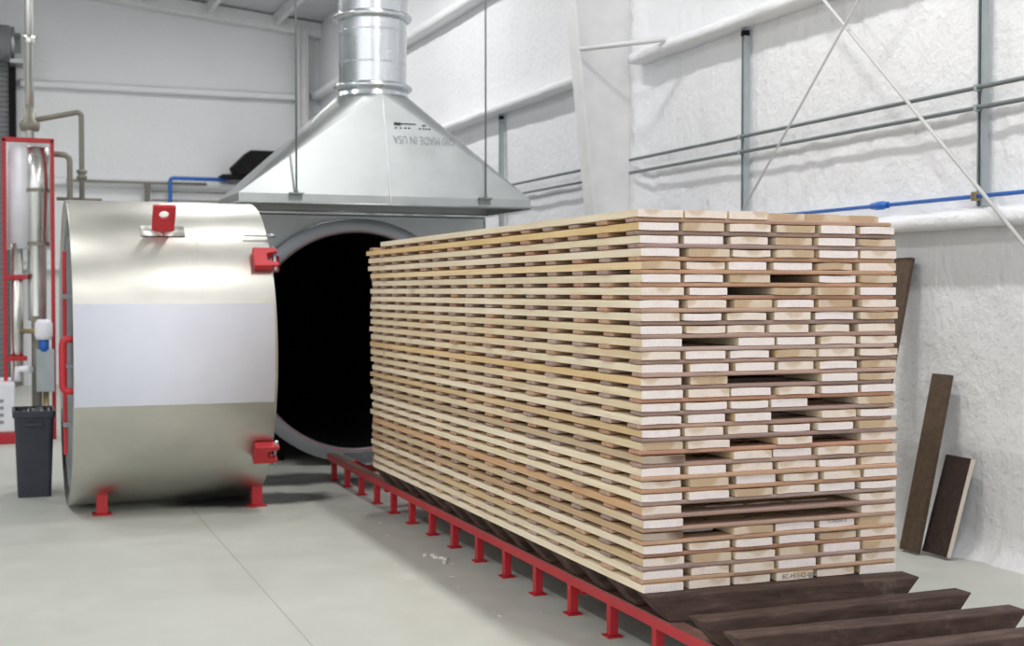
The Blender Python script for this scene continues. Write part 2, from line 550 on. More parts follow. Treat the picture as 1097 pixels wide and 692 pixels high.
# ------------------------------------------------------------------ things fixed to the right wall
def strut(y, z0, z1, label):
    bm = BM()
    x0, x1, h = 5.068, 5.110, .0205
    box(bm, x0, x1, y - h, y - h + .003, z0, z1); box(bm, x0, x1, y + h - .003, y + h, z0, z1); box(bm, x1, x1 + .003, y - h, y + h, z0, z1)
    box(bm, x0 - .002, x0 + .001, y - h, y - h + .009, z0, z1); box(bm, x0 - .002, x0 + .001, y + h - .009, y + h, z0, z1)
    z = z0 + .06
    while z < z1 - .05:
        box(bm, x1 - .002, x1 - .0005, y - .006, y + .006, z, z + .022, 1); z += .048
    box(bm, x0 - .004, x1, y - .024, y + .024, z1 - .06, z1 - .02, 1)
    return tag(link('wall_strut', bm, ['strut', 'black'], loc=(x0, y, z0)), label, 'strut', 'zinc struts on the foam wall')
strut(8.48, 1.97, 3.42, 'zinc strut channel on white foam wall, just above middle of the stack end')
strut(5.96, 1.97, 3.42, 'zinc strut channel on white foam wall, carrying a blue pipe clamp')
strut(13.54, 1.97, 3.42, 'zinc strut channel on white foam wall, beyond the tapered steel column')

def clampless_pipe(name, pts, r, mat, label, cat, group=None, seg=10):
    bm = BM(); tube(bm, pts, r, seg)
    return tag(link(name, bm, mat, loc=pts[0]), label, cat, group)
for z, nm in ((2.624, 'upper'), (2.513, 'lower')):
    c = clampless_pipe('conduit_pipe', [(5.047, -5, z), (5.047, 10.30, z)], .013, 'conduit',
                       'zinc conduit along the foam wall, %s of the pair passing behind the crossed rods' % nm, 'conduit', 'wall conduits')
    bm = BM()
    for y in (8.48, 5.96):
        box(bm, 5.031, 5.064, y - .012, y + .012, z - .019, z + .019)
    part('pipe_strap', bm, 'strut', c, .003)
    c = clampless_pipe('conduit_pipe', [(5.047, 10.44, z), (5.047, 22.3, z)], .013, 'conduit',
                       'zinc conduit along the foam wall, %s of the pair beyond the steel column' % nm, 'conduit', 'wall conduits')
b = clampless_pipe('compressed_air_pipe', [(5.046, -5, 2.025), (5.046, 10.2, 2.025)], .0125, 'blue', 'thin blue compressed air pipe above the foam ledge on the white wall', 'pipe')
bm = BM()
tube(bm, [(5.046, 6.74, 2.025), (5.046, 6.78, 2.025), (5.046, 6.785, 2.025), (5.046, 6.855, 2.025), (5.046, 6.86, 2.025), (5.046, 6.90, 2.025)], [.020, .020, .026, .026, .020, .020], 12)
part('coupling', bm, 'blue', b)
bm = BM(); box(bm, 5.026, 5.066, 5.94, 5.98, 2.0, 2.05); part('pipe_clamp', bm, 'brass', b, .004)

bm = BM(); tube(bm, [(4.94, 10.29, 6.07), (4.94, 3.6, .07)], .0115, 8)
tag(link('brace_rod', bm, 'rodpaint', loc=(4.94, 3.6, .07)), 'thick white brace rod crossing the foam wall, sloping down to the near floor', 'rod', 'crossed brace rods')
bm = BM(); tube(bm, [(4.905, 10.29, .20), (4.905, 3.75, 6.06)], .008, 8)
tag(link('brace_rod', bm, 'rodpaint', loc=(4.905, 10.29, .2)), 'thin white brace rod on the foam wall, sloping down behind the lumber stack', 'rod', 'crossed brace rods')

# leaning planks
def leaning(name, yc, w, xb, xt, zt, th, mats, label, edge=False, skew=0.):
    """plank standing on its end, foot out from the wall, head against the foam"""
    L = math.hypot(xt - xb, zt); a = math.atan2(xt - xb, zt)
    bm = BM(); box(bm, -th, 0, -w / 2, w / 2, 0, L)
    if edge:
        for f in bm.faces:
            if f.calc_center_median().y < -w / 2 + 1e-4: f.material_index = 1
    bmesh.ops.rotate(bm, cent=(0, 0, 0), matrix=Matrix.Rotation(a, 3, 'Y'), verts=bm.verts[:])
    bmesh.ops.translate(bm, verts=bm.verts[:], vec=(0, 0, th * math.sin(a) + .001))
    bmesh.ops.translate(bm, verts=bm.verts[:], vec=(xb, yc, 0))
    o = link(name, bm, mats, bevel=.002, loc=(xb, yc, 0))
    return tag(o, label, 'plank', 'dark planks against the wall')
leaning('leaning_plank', 6.62, .165, 4.74, 5.092, 1.69, .026, 'plank', 'tall dark plank leaning on the wall, mostly hidden behind the lumber stack')
leaning('leaning_plank', 6.265, .16, 4.868, 5.092, 1.01, .026, 'plank', 'medium height brown plank leaning against the white foam wall')
leaning('leaning_plank', 6.11, .215, 4.93, 5.095, .545, .03, ['plankdark', 'cream'], 'shortest wide dark plank with a pale edge leaning against wall', True)

# ------------------------------------------------------------------ lumber stack
SX, SY, SZ, SW, SLEN = 2.362, 4.69, .307, 1.206, 4.10
PITCH, STK = .0512, .0178
TH = PITCH - STK - .0006
rows = """CCCTTT WTCTWW WWCTWT WTCTWC TCWWTC WWTXWT CWXTTW WCTWTC CWCCWT WCCCCC WXWWCC CWWTCC WWWCWT CTXXWT WCWCWW WWWWXT WWWXCW WCCWWT TCXCXC KXCWCT WWCCWC CTWCCW WWTCWW CXXXXC WXXXXC KXTWWT WCWWTC CTCTWT WCCWCC WCCCCW""".split()
endname = {'W': 'white-ended', 'C': 'cream-ended', 'T': 'tan-ended', 'K': 'dark-knotted'}
side_cols = [(.90, .80, .635), (.89, .79, .63), (.92, .82, .665), (.88, .775, .60), (.90, .80, .645), (.87, .745, .55), (.89, .71, .46), (.84, .70, .52)]
special = {2: (.83, .62, .34), 14: (.80, .60, .35), 18: (.76, .58, .36), 24: (.72, .47, .29), 20: (.60, .47, .33), 26: (.60, .43, .28), 28: (.73, .57, .38), 25: (.76, .62, .45)}

def board_mesh(w, L, th, endk, cup, rag):
    bm = BM()
    nx, ny = 6, 10
    secs = []
    ph = random.uniform(0, 9)
    for j in range(ny + 1):
        y = L * j / ny
        dx = .0030 * math.sin(ph + y * 1.4) - .0030 * math.sin(ph)
        top, bot = [], []
        for i in range(nx + 1):
            u = i / nx
            x = (u - .5) * w
            c = cup * (1 - (2 * u - 1) ** 2)
            e = 0.
            if j == 0: e = rag * random.uniform(-1, 1)
            if j == ny: e = .004 * random.uniform(-1, 1)
            edge = .0007 if i in (0, nx) else 0.
            top.append(bm.verts.new((x + dx, y + e, th - abs(min(cup, 0)) + c - max(cup, 0) - edge)))
            bot.append(bm.verts.new((x + dx, y + e, (c if cup > 0 else c - cup) + edge * .6)))
        secs.append(bot + list(reversed(top)))
    n = len(secs[0])
    for a, b in zip(secs, secs[1:]):
        for k in range(n):
            f = bm.faces.new((a[k], a[(k + 1) % n], b[(k + 1) % n], b[k])); f.material_index = 0
    for s in (secs[0], secs[-1]):
        bot, top = s[:nx + 1], list(reversed(s[nx + 1:]))
        for i in range(nx):
            f = bm.faces.new((bot[i], bot[i + 1], top[i + 1], top[i])); f.material_index = 1
    bmesh.ops.recalc_face_normals(bm, faces=bm.faces[:])
    me = bpy.data.meshes.new('lumber_board'); bm.to_mesh(me); bm.free()
    me.materials.append(M['side']); me.materials.append(M[endk])
    return me

def lean(k):                      # the top of the load leans a little towards the rail side
    if k <= 5: return -.026 + .004 * (k - 1)
    return 0.012 * (k - 30) / 24
boards = {}
for k, row in enumerate(rows, 1):
    z = SZ + (30 - k) * PITCH
    ws = [random.uniform(.166, .188) for _ in range(6)]
    if k == 1: ws = [.200, .19, .176, .184, .18, .205]
    if k == 1: gaps = [.012] * 5
    else:
        sp = SW - sum(ws)
        g = [random.uniform(.4, 1.3) for _ in range(5)]; s = sum(g); gaps = [sp * q / s for q in g]
    x = SX + lean(k) + random.uniform(-.004, .004)
    for c, ch in enumerate(row):
        rec = 0.
        kk = ch
        if ch == 'X':
            kk = random.choice('CTW'); rec = random.uniform(.45, .95)
            if k in (24, 25): rec = random.uniform(.16, .30)
            if k == 26: rec = .13
        y0 = SY + rec + random.uniform(-.008, .010)
        if k == 1: y0 += .0 if c < 3 else .03 * (c - 2)
        y1 = SY + SLEN + random.uniform(-.05, .05) - (.28 if k == 1 else 0)
        cup = random.choice([0, 0, .001, -.001, .002, -.002])
        if (k, c) == (5, 4): cup = .004
        me = board_mesh(ws[c], y1 - y0, TH - random.uniform(0, .0016), kk, cup, .0025)
        o = bpy.data.objects.new('lumber_board', me); COL.objects.link(o)
        o.location = (x + ws[c] / 2, y0, z)
        col = special.get(k) if (c == 0 and k in special) else random.choice(side_cols)
        fq = random.uniform(.95, 1.04); col = tuple(v * fq for v in col)
        o.color = (*col, 1)
        pos = ['nearest the red rail', 'second in from the red rail', 'third in from the red rail', 'fourth in from the red rail',
               'fifth in from the red rail', 'farthest from the red rail'][c]
        adj = 'recessed short' if ch == 'X' else endname[kk]
        lay = 'top layer' if k == 1 else ('bottom layer' if k == 30 else ORD[k] + ' layer down')
        tag(o, '%s board %s, %s of the lumber stack' % (adj, pos, lay), 'board', 'sawn boards in the lumber stack')
        boards[(k, c)] = (o, ws[c])
        x += ws[c] + (gaps[c] if c < 5 else 0)

# handwriting and stamps on two board ends
def text_mesh(body, size, name):
    cu = bpy.data.curves.new(name, 'FONT'); cu.body = body; cu.size = size; cu.align_x = 'CENTER'; cu.align_y = 'CENTER'; cu.resolution_u = 3; cu.extrude = 0
    ob = bpy.data.objects.new(name, cu); COL.objects.link(ob)
    bpy.context.view_layer.update()
    dg = bpy.context.evaluated_depsgraph_get()
    me = bpy.data.meshes.new_from_object(ob.evaluated_get(dg))
    bpy.data.objects.remove(ob)
    bmm = BM(); bmm.from_mesh(me); return bmm
def end_writing(key, body, size, mat, dz=0., sx=1., dx=0.):
    o, w = boards[key]
    bmm = text_mesh(body, size, 'handwriting')
    for v in bmm.verts:
        v.co = Vector((v.co.x * sx + dx, -.0042, v.co.y + TH / 2 + dz))
    me = bpy.data.meshes.new('handwriting'); bmm.to_mesh(me); bmm.free(); me.materials.append(M[mat])
    h = bpy.data.objects.new('handwriting', me); COL.objects.link(h); h.parent = o
end_writing((30, 3), 'EC-H|-|-C|-@', .026, 'ink', 0, 1.0, .01)
end_writing((27, 4), 'GUEDA-0', .020, 'tick', .008, 1.15, .0) if 'tick' in M else end_writing((26, 4), 'CUEDA-0', .018, 'inkgrey', .008, 1.25, .0)

def edge_writing(key, body, size, yw):
    o, w = boards[key]
    bmm = text_mesh(body, size, 'handwriting')
    for v in bmm.verts:
        v.co = Vector((-w / 2 - .005, yw - o.location.y - v.co.x, TH / 2 + v.co.y))
    me = bpy.data.meshes.new('handwriting'); bmm.to_mesh(me); bmm.free(); me.materials.append(M['ink'])
    h = bpy.data.objects.new('handwriting', me); COL.objects.link(h); h.parent = o
edge_writing((7, 0), '|   X  )', .042, 7.80)
edge_writing((15, 0), 'M', .034, 8.45)

# spacer sticks between the layers
def stick_mesh(w, L):
    bm = BM(); box(bm, 0, L, -w / 2, w / 2, 0, STK)
    bmesh.ops.recalc_face_normals(bm, faces=bm.faces[:])
    bmesh.ops.bevel(bm, geom=bm.edges[:], offset=.0068, segments=3, affect='EDGES', profile=.5)
    bmesh.ops.subdivide_edges(bm, edges=[e for e in bm.edges if e.calc_length() > .5], cuts=6)
    me = bpy.data.meshes.new('spacer_stick'); bm.to_mesh(me); bm.free(); me.materials.append(M['stick']); return me
stick_meshes = [stick_mesh(w, L) for w, L in ((.096, 1.212), (.104, 1.206), (.108, 1.22), (.10, 1.204))]
stick_cols = [(.47, .325, .275), (.44, .32, .285), (.50, .34, .265), (.42, .30, .27), (.55, .335, .225), (.50, .38, .34), (.59, .39, .27), (.53, .31, .225)]
NS = 15
later = []
def stick_place(k, i):
    y = SY + .052 + i * .2855 + (random.uniform(-.022, .022) if i else random.uniform(-.006, .012))
    if i == NS - 1: y = SY + SLEN - .09 + random.uniform(-.02, .02)
    xo = SX + (lean(k) + lean(k + 1)) / 2 + random.uniform(-.014, .002)
    z = SZ + (30 - k) * PITCH - STK - .0003
    return xo, y, z
def cnt_word(i): return 'at the very near end' if i == 0 else ORD[i + 1] + ' back from the near end'
for k in range(1, 30):
    for i in range(NS):
        xo, y, z = stick_place(k, i)
        if i < 10 or (i == 10 and k <= 10):
            o = bpy.data.objects.new('spacer_stick', random.choice(stick_meshes)); COL.objects.link(o)
            o.location = (xo, y, z)
            c = random.choice(stick_cols)
            fq = random.uniform(.88, 1.12); o.color = (*[v * fq for v in c], 1)
            lay = 'top layer' if k == 1 else ORD[k] + ' board layer'
            tag(o, 'brown spacer stick under the %s, %s' % (lay, cnt_word(i)), 'spacer stick', 'spacer sticks between board layers')
        else:
            later.append((xo, y, z))
bm = BM()
for xo, y, z in later:
    w = random.uniform(.086, .1)
    box(bm, xo, xo + 1.208, y - w / 2, y + w / 2, z, z + STK)
o = link('spacer_sticks', bm, 'stick', bevel=.003, loc=(SX, SY + SLEN, SZ)); o.color = (.40, .265, .205, 1)
tag(o, 'brown spacer sticks toward the kiln end of the lumber stack', 'spacer sticks', kind='stuff')

# splinters hanging from the board edges near the corner
# ------------------------------------------------------------------ charred timber bearers
def bearer(y, w, rz, label):
    t0, t1, b0, b1 = 2.352, 3.585, 2.452, 3.492
    h0, h1 = .1985, SZ - .0008
    bm = BM()
    n = 9
    rings = []
    for i in range(n + 1):
        u = i / n
        xt, xb = t0 + (t1 - t0) * u - 2.97, b0 + (b1 - b0) * u - 2.97
        j = lambda: random.uniform(-.0035, .0035) if 0 < i < n else 0
        rings.append([bm.verts.new((xb, -w / 2 + j(), h0)), bm.verts.new((xb, w / 2 + j(), h0)), bm.verts.new((xt, w / 2 + j(), h1 - abs(j()) * .3)), bm.verts.new((xt, -w / 2 + j(), h1 - abs(j()) * .3))])
    for a, b in zip(rings, rings[1:]):
        for k in range(4):
            bm.faces.new((a[k], a[(k + 1) % 4], b[(k + 1) % 4], b[k]))
    bm.faces.new(rings[0]); bm.faces.new(list(reversed(rings[-1])))
    bmesh.ops.recalc_face_normals(bm, faces=bm.faces[:])
    me = bpy.data.meshes.new('timber_bearer'); bm.to_mesh(me); bm.free(); me.materials.append(M['timber'])
    o = bpy.data.objects.new('timber_bearer', me); COL.objects.link(o)
    o.location = (2.97, y, 0); o.rotation_euler = (0, 0, rz)
    b = o.modifiers.new('edge', 'BEVEL'); b.width = .006; b.segments = 2
    tag(o, label, 'timber', 'dark timbers laid across the rails')
bearer(4.655, .13, R(-4), 'dark timber bearer carrying the near end of the lumber stack')
bearer(4.275, .10, R(1), 'bare dark timber bearer, next in front of the lumber stack')
bearer(4.00, .105, R(-2), 'bare dark timber bearer, second out in front of the stack')
bearer(3.69, .105, R(0), 'bare dark timber bearer, third out in front of the stack')
for i in range(13):
    bearer(4.655 + .31 * (i + 1), .11, R(random.uniform(-1.5, 1.5)), 'dark timber bearer under the lumber stack, %s back from the near end' % ORD[i + 2])

# ------------------------------------------------------------------ red loading track
track = root('loading_track', (2.97, 7, 0), 'low red steel loading track running from the floor to the black kiln mouth', 'track')
def rail(x, s, y0, y1):
    bm = BM()
    box(bm, x - .003 * s, x + .003 * s, y0, y1, .145, .190) if s > 0 else box(bm, x - .003, x + .003, y0, y1, .145, .190)
    box(bm, min(x - .003 * s, x + .055 * s), max(x - .003 * s, x + .055 * s), y0, y1, .190, .197, 1)
    return part('rail', bm, ['red', 'rust'], track)
RX, RX2, RY0, RY1 = 2.447, 3.49, 3.3, 10.5
rail(RX, 1, RY0, RY1); rail(RX2, -1, RY0, RY1)
for x, s in ((RX, 1), (RX2, -1)):
    for k in range(-3, 14):
        y = 4.775 + .430 * k
        xc = x + .024 * s
        bm = BM()
        box(bm, xc - .02, xc + .02, y - .02, y + .02, .008, .190); 
        p = part('post', bm, 'red', track, .003)
        bm = BM(); box(bm, xc - .036, xc + .036, y - .036, y + .036, 0, .008)
        part('foot_plate', bm, 'red', p, .002)
for y in (8.95, 10.0, 3.7, 5.6, 7.4):
    bm = BM(); box(bm, RX + .045, RX2 - .045, y - .03, y + .03, .10, .14 if y < 8.9 else .188)
    part('cross_tie', bm, 'red', track, .003)
# sheet steel bridge lying between the rails at the kiln mouth
bm = BM(); box(bm, 2.56, 3.38, 9.72, 10.42, .1885, .20); box(bm, 2.66, 3.2, 9.9, 10.2, .20, .235)
br = tag(link('bridge_plate', bm, 'galv', bevel=.006, loc=(2.97, 10.07, .1885)), 'small bright steel plate lying between the rails at the kiln mouth', 'plate')

# ------------------------------------------------------------------ the kiln vessel
KX, KY, KZ = 2.885, 11.2, 1.073
kiln = root('wood_kiln', (KX, KY, 0), 'large black-mouthed cylindrical wood kiln under the steel hood', 'kiln')
bm = BM()
lathe(bm, [(.10, 1.02), (5.5, 1.02), (5.5, .93), (.10, .93)], 'Y', (KX, KY, KZ), 96, closed=True)
part('shell', bm, 'galv', kiln)
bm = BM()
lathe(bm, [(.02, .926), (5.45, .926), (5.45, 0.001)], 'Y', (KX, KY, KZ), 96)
part('chamber_lining', bm, 'chamberblack', kiln)
bm = BM()
lathe(bm, [(0, .938), (0, 1.055), (.13, 1.055), (.13, .927), (.03, .927)], 'Y', (KX, KY, KZ), 128, closed=True)
fl = part('mouth_flange', bm, 'flange', kiln, .004)
bm = BM(); lathe(bm, [(-.004, .944), (-.004, .949), (.004, .949), (.004, .944)], 'Y', (KX, KY, KZ), 128, closed=True); part('gasket', bm, 'red', fl)
# upper housing around the mouth
bx0, bx1, bz1 = 1.67, 4.10, 2.165
bm = BM()
prev = None
for i in range(65):
    a = R(-96) + R(192) * i / 64
    dx, dz = math.sin(a), math.cos(a)
    p = (KX + 1.04 * dx, KY + .14, KZ + 1.04 * dz)
    cand = []
    if dz > 1e-6: cand.append((bz1 - KZ) / dz)
    if dx > 1e-6: cand.append((bx1 - KX) / dx)
    if dx < -1e-6: cand.append((bx0 - KX) / dx)
    s = min(cand)
    q = (KX + s * dx, KY + .14, KZ + s * dz)
    cur = (bm.verts.new(p), bm.verts.new(q))
    if prev: bm.faces.new((prev[0], prev[1], cur[1], cur[0]))
    prev = cur
box(bm, bx0 - .01, bx0 + .01, KY + .14, KY + .8, .95, bz1); box(bm, bx1 - .01, bx1 + .01, KY + .14, KY + .8, .95, bz1); box(bm, bx0, bx1, KY + .14, KY + .8, bz1 - .01, bz1 + .01)
part('housing', bm, 'galv', kiln)
bm = BM(); box(bm, KX - .9, KX - .55, KY + .5, KY + 5.2, 0, .38); box(bm, KX + .55, KX + .9, KY + .5, KY + 5.2, 0, .38); part('cradle', bm, 'black', kiln)
# locking pins standing proud of the mouth
bm = BM(); tube(bm, [(1.70, KY + .02, 1.82), (2.02, KY - .25, 1.80)], .008, 8); tube(bm, [(1.74, KY + .02, 1.82), (1.74, KY + .02, 2.12)], .007, 8); box(bm, 1.66, 1.86, KY + .02, KY + .13, 1.76, 1.84); part('locking_pin', bm, 'flange', kiln)
bm = BM(); box(bm, 1.95, 2.20, KY - .03, KY + .02, 1.66, 1.80); part('hinge_lug', bm, 'red', kiln, .01)

# ------------------------------------------------------------------ swung-open drum door
DX0, DX1, DY, DZ, DR = .42, 1.70, 9.75, 1.075, 1.058
drum = root('drum_door', ((DX0 + DX1) / 2, DY, 0), 'big shiny metal drum door swung open on red feet with a pale band', 'kiln door')
ta, tb = R(71.0), R(106.6)
def arcs(a0, a1, seg, mat, name, r0=DR, r1=DR - .03, x0=DX0, x1=DX1, lbl=None, par=None, mi=None):
    bm = BM(); lathe(bm, [(x0, r0), (x1, r0), (x1, r1), (x0, r1)], 'X', (0, DY, DZ), seg, closed=True, a0=a0, a1=a1)
    return part(name, bm, mat, par or drum, label=lbl)
bm = BM()
lathe(bm, [(DX0 + .004, DR - .012), (DX0, DR - .004), (DX0 + .006, DR), (DX1 - .006, DR), (DX1, DR - .006), (DX1, .965), (DX1 - .06, .962), (DX1 - .9, .962), (DX0 + .05, .962), (DX0 + .004, 1.00)], 'X', (0, DY, DZ), 144, closed=True)
body = part('drum_shell', bm, 'drum', drum)
# raised band sheet (painted flat)
bm = BM(); lathe(bm, [(DX0 + .006, DR - .001), (DX0 + .006, DR + .003), (DX1 - .018, DR + .003), (DX1 - .018, DR - .001)], 'X', (0, DY, DZ), 40, closed=True, a0=ta, a1=tb)
part('pale_band', bm, 'band', drum, label='flat pale lavender band')
# sheet seams
bm = BM()
for x in (1.22, ):
    lathe(bm, [(x - .004, DR - .001), (x, DR + .0018), (x + .004, DR - .001)], 'X', (0, DY, DZ), 96, a0=R(-20), a1=R(70))
part('cladding_seam', bm, 'drum', drum)
# recessed end plate with red ring
bm = BM(); lathe(bm, [(DX0 + .06, .962), (DX0 + .06, .86), (DX0 + .02, .80), (DX0 - .01, .5), (DX0 - .015, .001)], 'X', (0, DY, DZ), 96); part('end_plate', bm, 'flange', drum)
bm = BM(); lathe(bm, [(DX0 + .02, .962), (DX0 + .02, .93), (DX0 + .07, .93), (DX0 + .07, .962)], 'X', (0, DY, DZ), 96, closed=True); part('end_ring', bm, 'steelgrey', drum)
bm = BM(); box(bm, DX0 - .045, DX0 - .02, 9.06, 9.10, .44, 1.76); 
lb = part('locking_bar', bm, 'red', drum, .004)
bm = BM()
for z in (.62, 1.0, 1.45): box(bm, DX0 - .048, DX0 + .03, 9.05, 9.11, z, z + .03)
part('bar_guide', bm, 'steelgrey', lb, .003)
bm = BM(); tube(bm, bend([(DX0 + .004, 8.742, 1.20), (DX0 - .062, 8.742, 1.20), (DX0 - .062, 8.742, .875), (DX0 + .004, 8.742, .875)], .05), .022, 12); part('door_handle', bm, 'red', drum)
# lifting lug with hole on the upper front
th = R(38)
nrm = Vector((0, -math.sin(th), math.cos(th))); tan = Vector((0, -math.cos(th), -math.sin(th)))
base = Vector((1.012, DY, DZ)) + nrm * (DR - .004)
bm = BM()
W2, H, HR, hc = .073, .196, .033, .130
outer = []
K = 32
hole_in = [(HR * math.cos(2 * PI * i / K), hc + HR * math.sin(2 * PI * i / K)) for i in range(K)]
def ray_rect(a):
    dx, dz = math.cos(a), math.sin(a); c = []
    if dx > 1e-6: c.append(W2 / dx)
    if dx < -1e-6: c.append(-W2 / dx)
    if dz > 1e-6: c.append((H - hc) / dz)
    if dz < -1e-6: c.append(-hc / dz)
    s = min(c); return (dx * s, hc + dz * s)
angs = sorted(set([2 * PI * i / K for i in range(K)] + [math.atan2(H - hc, W2) % (2 * PI), math.atan2(H - hc, -W2) % (2 * PI), math.atan2(-hc, W2) % (2 * PI), math.atan2(-hc, -W2) % (2 * PI)]))
lay = []
for tt in (-.012, .012):
    ins, outs = [], []
    for a in angs:
        p = (HR * math.cos(a), hc + HR * math.sin(a)); q = ray_rect(a)
        ins.append(bm.verts.new(base + Vector((p[0], 0, 0)) + nrm * p[1] + tan * tt)); outs.append(bm.verts.new(base + Vector((q[0], 0, 0)) + nrm * q[1] + tan * tt))
    lay.append((ins, outs))
n = len(angs)
for i in range(n):
    j = (i + 1) % n
    for ins, outs in lay: bm.faces.new((ins[i], outs[i], outs[j], ins[j]))
    bm.faces.new((lay[0][0][i], lay[0][0][j], lay[1][0][j], lay[1][0][i])); bm.faces.new((lay[0][1][i], lay[1][1][i], lay[1][1][j], lay[0][1][j]))
lug = part('lifting_lug', bm, 'red', drum)
bm = BM(); lathe(bm, [(.87, DR - .002), (.87, DR + .006), (1.15, DR + .006), (1.15, DR - .002)], 'X', (0, DY, DZ), 8, closed=True, a0=R(36), a1=R(42)); part('lug_pad', bm, 'drum', drum)
# clamps on the open rim
def clamp(a, name='rim_clamp'):
    nr = Vector((0, -math.sin(a), math.cos(a))); tg = Vector((0, -math.cos(a), -math.sin(a)))
    o = Vector((DX1 - .03, DY, DZ))
    bm = BM()
    # C shaped jaw in plan (x, along the tangent), extruded along the normal
    poly = [(-.10, -.075), (0, -.075), (.062, -.07), (.062, -.045), (-.01, -.028), (-.01, .028), (.062, .045), (.062, .07), (0, .075), (-.10, .075)]
    A = [bm.verts.new(o + Vector((p[0], 0, 0)) + tg * p[1] + nr * (DR + .003)) for p in poly]; B = [bm.verts.new(o + Vector((p[0], 0, 0)) + tg * p[1] + nr * (DR + .06)) for p in poly]
    bm.faces.new(A); bm.faces.new(list(reversed(B)))
    for i in range(len(poly)): bm.faces.new((A[i], B[i], B[(i + 1) % len(poly)], A[(i + 1) % len(poly)]))
    c = part(name, bm, 'red', drum, .004)
    bm = BM(); q = o + Vector((.042, 0, 0)) + nr * (DR + .032)
    tube(bm, [q - tg * .10, q + tg * .10], .012, 8); part('clamp_pin', bm, 'flange', c)
clamp(R(54)); clamp(R(127))
bm = BM(); q = Vector((DX1, DY, DZ)) + Vector((0, -math.sin(R(42)), math.cos(R(42)))) * (DR + .02)
tube(bm, [q + Vector((-.16, 0, 0)), q + Vector((.02, 0, 0))], .005, 8); tube(bm, [q + Vector((-.0, 0, 0)), q + Vector((.05, 0, 0))], .014, 8); part('rim_pin', bm, 'flange', drum)
# red feet
for x in (.625, 1.66):
    for yy in (DY - .46, DY + .46):
        zs_ = DZ - math.sqrt(DR ** 2 - .46 ** 2)
        bm = BM(); box(bm, x - .036, x + .036, yy - .035, yy + .035, .012, zs_ + .03)
        f = part('foot', bm, 'red', drum, .004)
        bm = BM(); box(bm, x - .062, x + .062, yy - .06, yy + .06, 0, .012); part('foot_plate', bm, 'red', f, .002)

# ------------------------------------------------------------------ extraction hood and duct
HX, HY0, HY1, HZ0, HZ1 = 2.88, 10.15, 11.19, 2.175, 2.250
hx0, hx1 = 1.690, 4.070
CX, CY, CZ, CR = 2.88, 10.68, 3.09, .295
hood = root('extraction_hood', (HX, 10.67, HZ0), 'pyramid shaped galvanised extraction hood hanging above the kiln mouth', 'hood')
bm = BM()
corners = [(hx0, HY0), (hx1, HY0), (hx1, HY1), (hx0, HY1)]
low = [bm.verts.new((x, y, HZ0)) for x, y in corners]; up = [bm.verts.new((x, y, HZ1)) for x, y in corners]
for i in range(4): bm.faces.new((low[i], low[(i + 1) % 4], up[(i + 1) % 4], up[i]))
SEG = 48
circ = [bm.verts.new((CX + CR * math.sin(2 * PI * i / SEG), CY - CR * math.cos(2 * PI * i / SEG), CZ)) for i in range(SEG)]  # 0 = front, going +X
q = SEG // 4
f = bm.faces.new((up[0], up[1], circ[0]))
f = bm.faces.new((up[1], up[2], circ[q])); bm.faces.new((up[2], up[3], circ[2 * q])); bm.faces.new((up[3], up[0], circ[3 * q]))
for ci, s in ((1, 0), (2, q), (3, 2 * q), (0, 3 * q)):
    for i in range(q):
        f = bm.faces.new((up[ci], circ[s + i], circ[(s + i + 1) % SEG])); f.smooth = False
bmesh.ops.recalc_face_normals(bm, faces=bm.faces[:])
bvh = BVHTree.FromBMesh(bm)
ho = link('hood_cone', bm, 'galv', hood, loc=world_loc(hood))
sd = ho.modifiers.new('sheet', 'SOLIDIFY'); sd.thickness = .006; sd.offset = -1
# folded lip
bm = BM()
for a, b in ((0, 1), (1, 2), (2, 3), (3, 0)):
    tube(bm, [(*corners[a], HZ0 + .004), (*corners[b], HZ0 + .004)], .009, 6)
part('rolled_lip', bm, 'galv', hood)
# standing seam at the front
def on_hood(x, z, off=.004):
    h = bvh.ray_cast(Vector((x, HY0 - 2, z)), Vector((0, 1, 0)))
    return (h[0].y if h[0] else HY0 + .1) - off
bm = BM()
pts = [(CX - .004 + (.03 * (z - HZ1)) * 0, on_hood(CX, z, .004), z) for z in (HZ1 + .002, 2.5, 2.8, CZ - .03)]
tube(bm, [(CX, HY0 - .003, HZ0 + .01), (CX, HY0 - .003, HZ1)] + pts, .006, 6); part('standing_seam', bm, 'insul', hood)
# mill stencil, upside down
bmt = text_mesh('G90 MADE IN USA', .10, 'mill_stencil')
xs_ = [v.co.x for v in bmt.verts]; w_ = max(xs_) - min(xs_); ys_ = [v.co.y for v in bmt.verts]; h_ = max(ys_) - min(ys_)
for v in bmt.verts:
    x = 3.20 - v.co.x * .515 / w_; z = 2.715 - v.co.y * .066 / h_
    v.co = Vector((x, on_hood(x, z, .003), z))
part('mill_stencil', bmt, 'inkgrey', hood, label='upside-down grey stencil lettering')
bm = BM()
def mark(x0, x1, z0, z1):
    vs = [bm.verts.new((x, on_hood(x, z, .003), z)) for x, z in ((x0, z0), (x1, z0), (x1, z1), (x0, z1))]; bm.faces.new(vs)
mark(2.955, 3.01, 2.83, 2.855); mark(3.01, 3.14, 2.84, 2.85); mark(3.19, 3.22, 2.83, 2.842)
for i, x in enumerate((2.96, 3.00, 3.04, 3.07, 3.16, 3.19, 3.215, 3.24)): mark(x, x + .018, 2.805, 2.815)
part('maker_mark', bm, 'ink', hood)
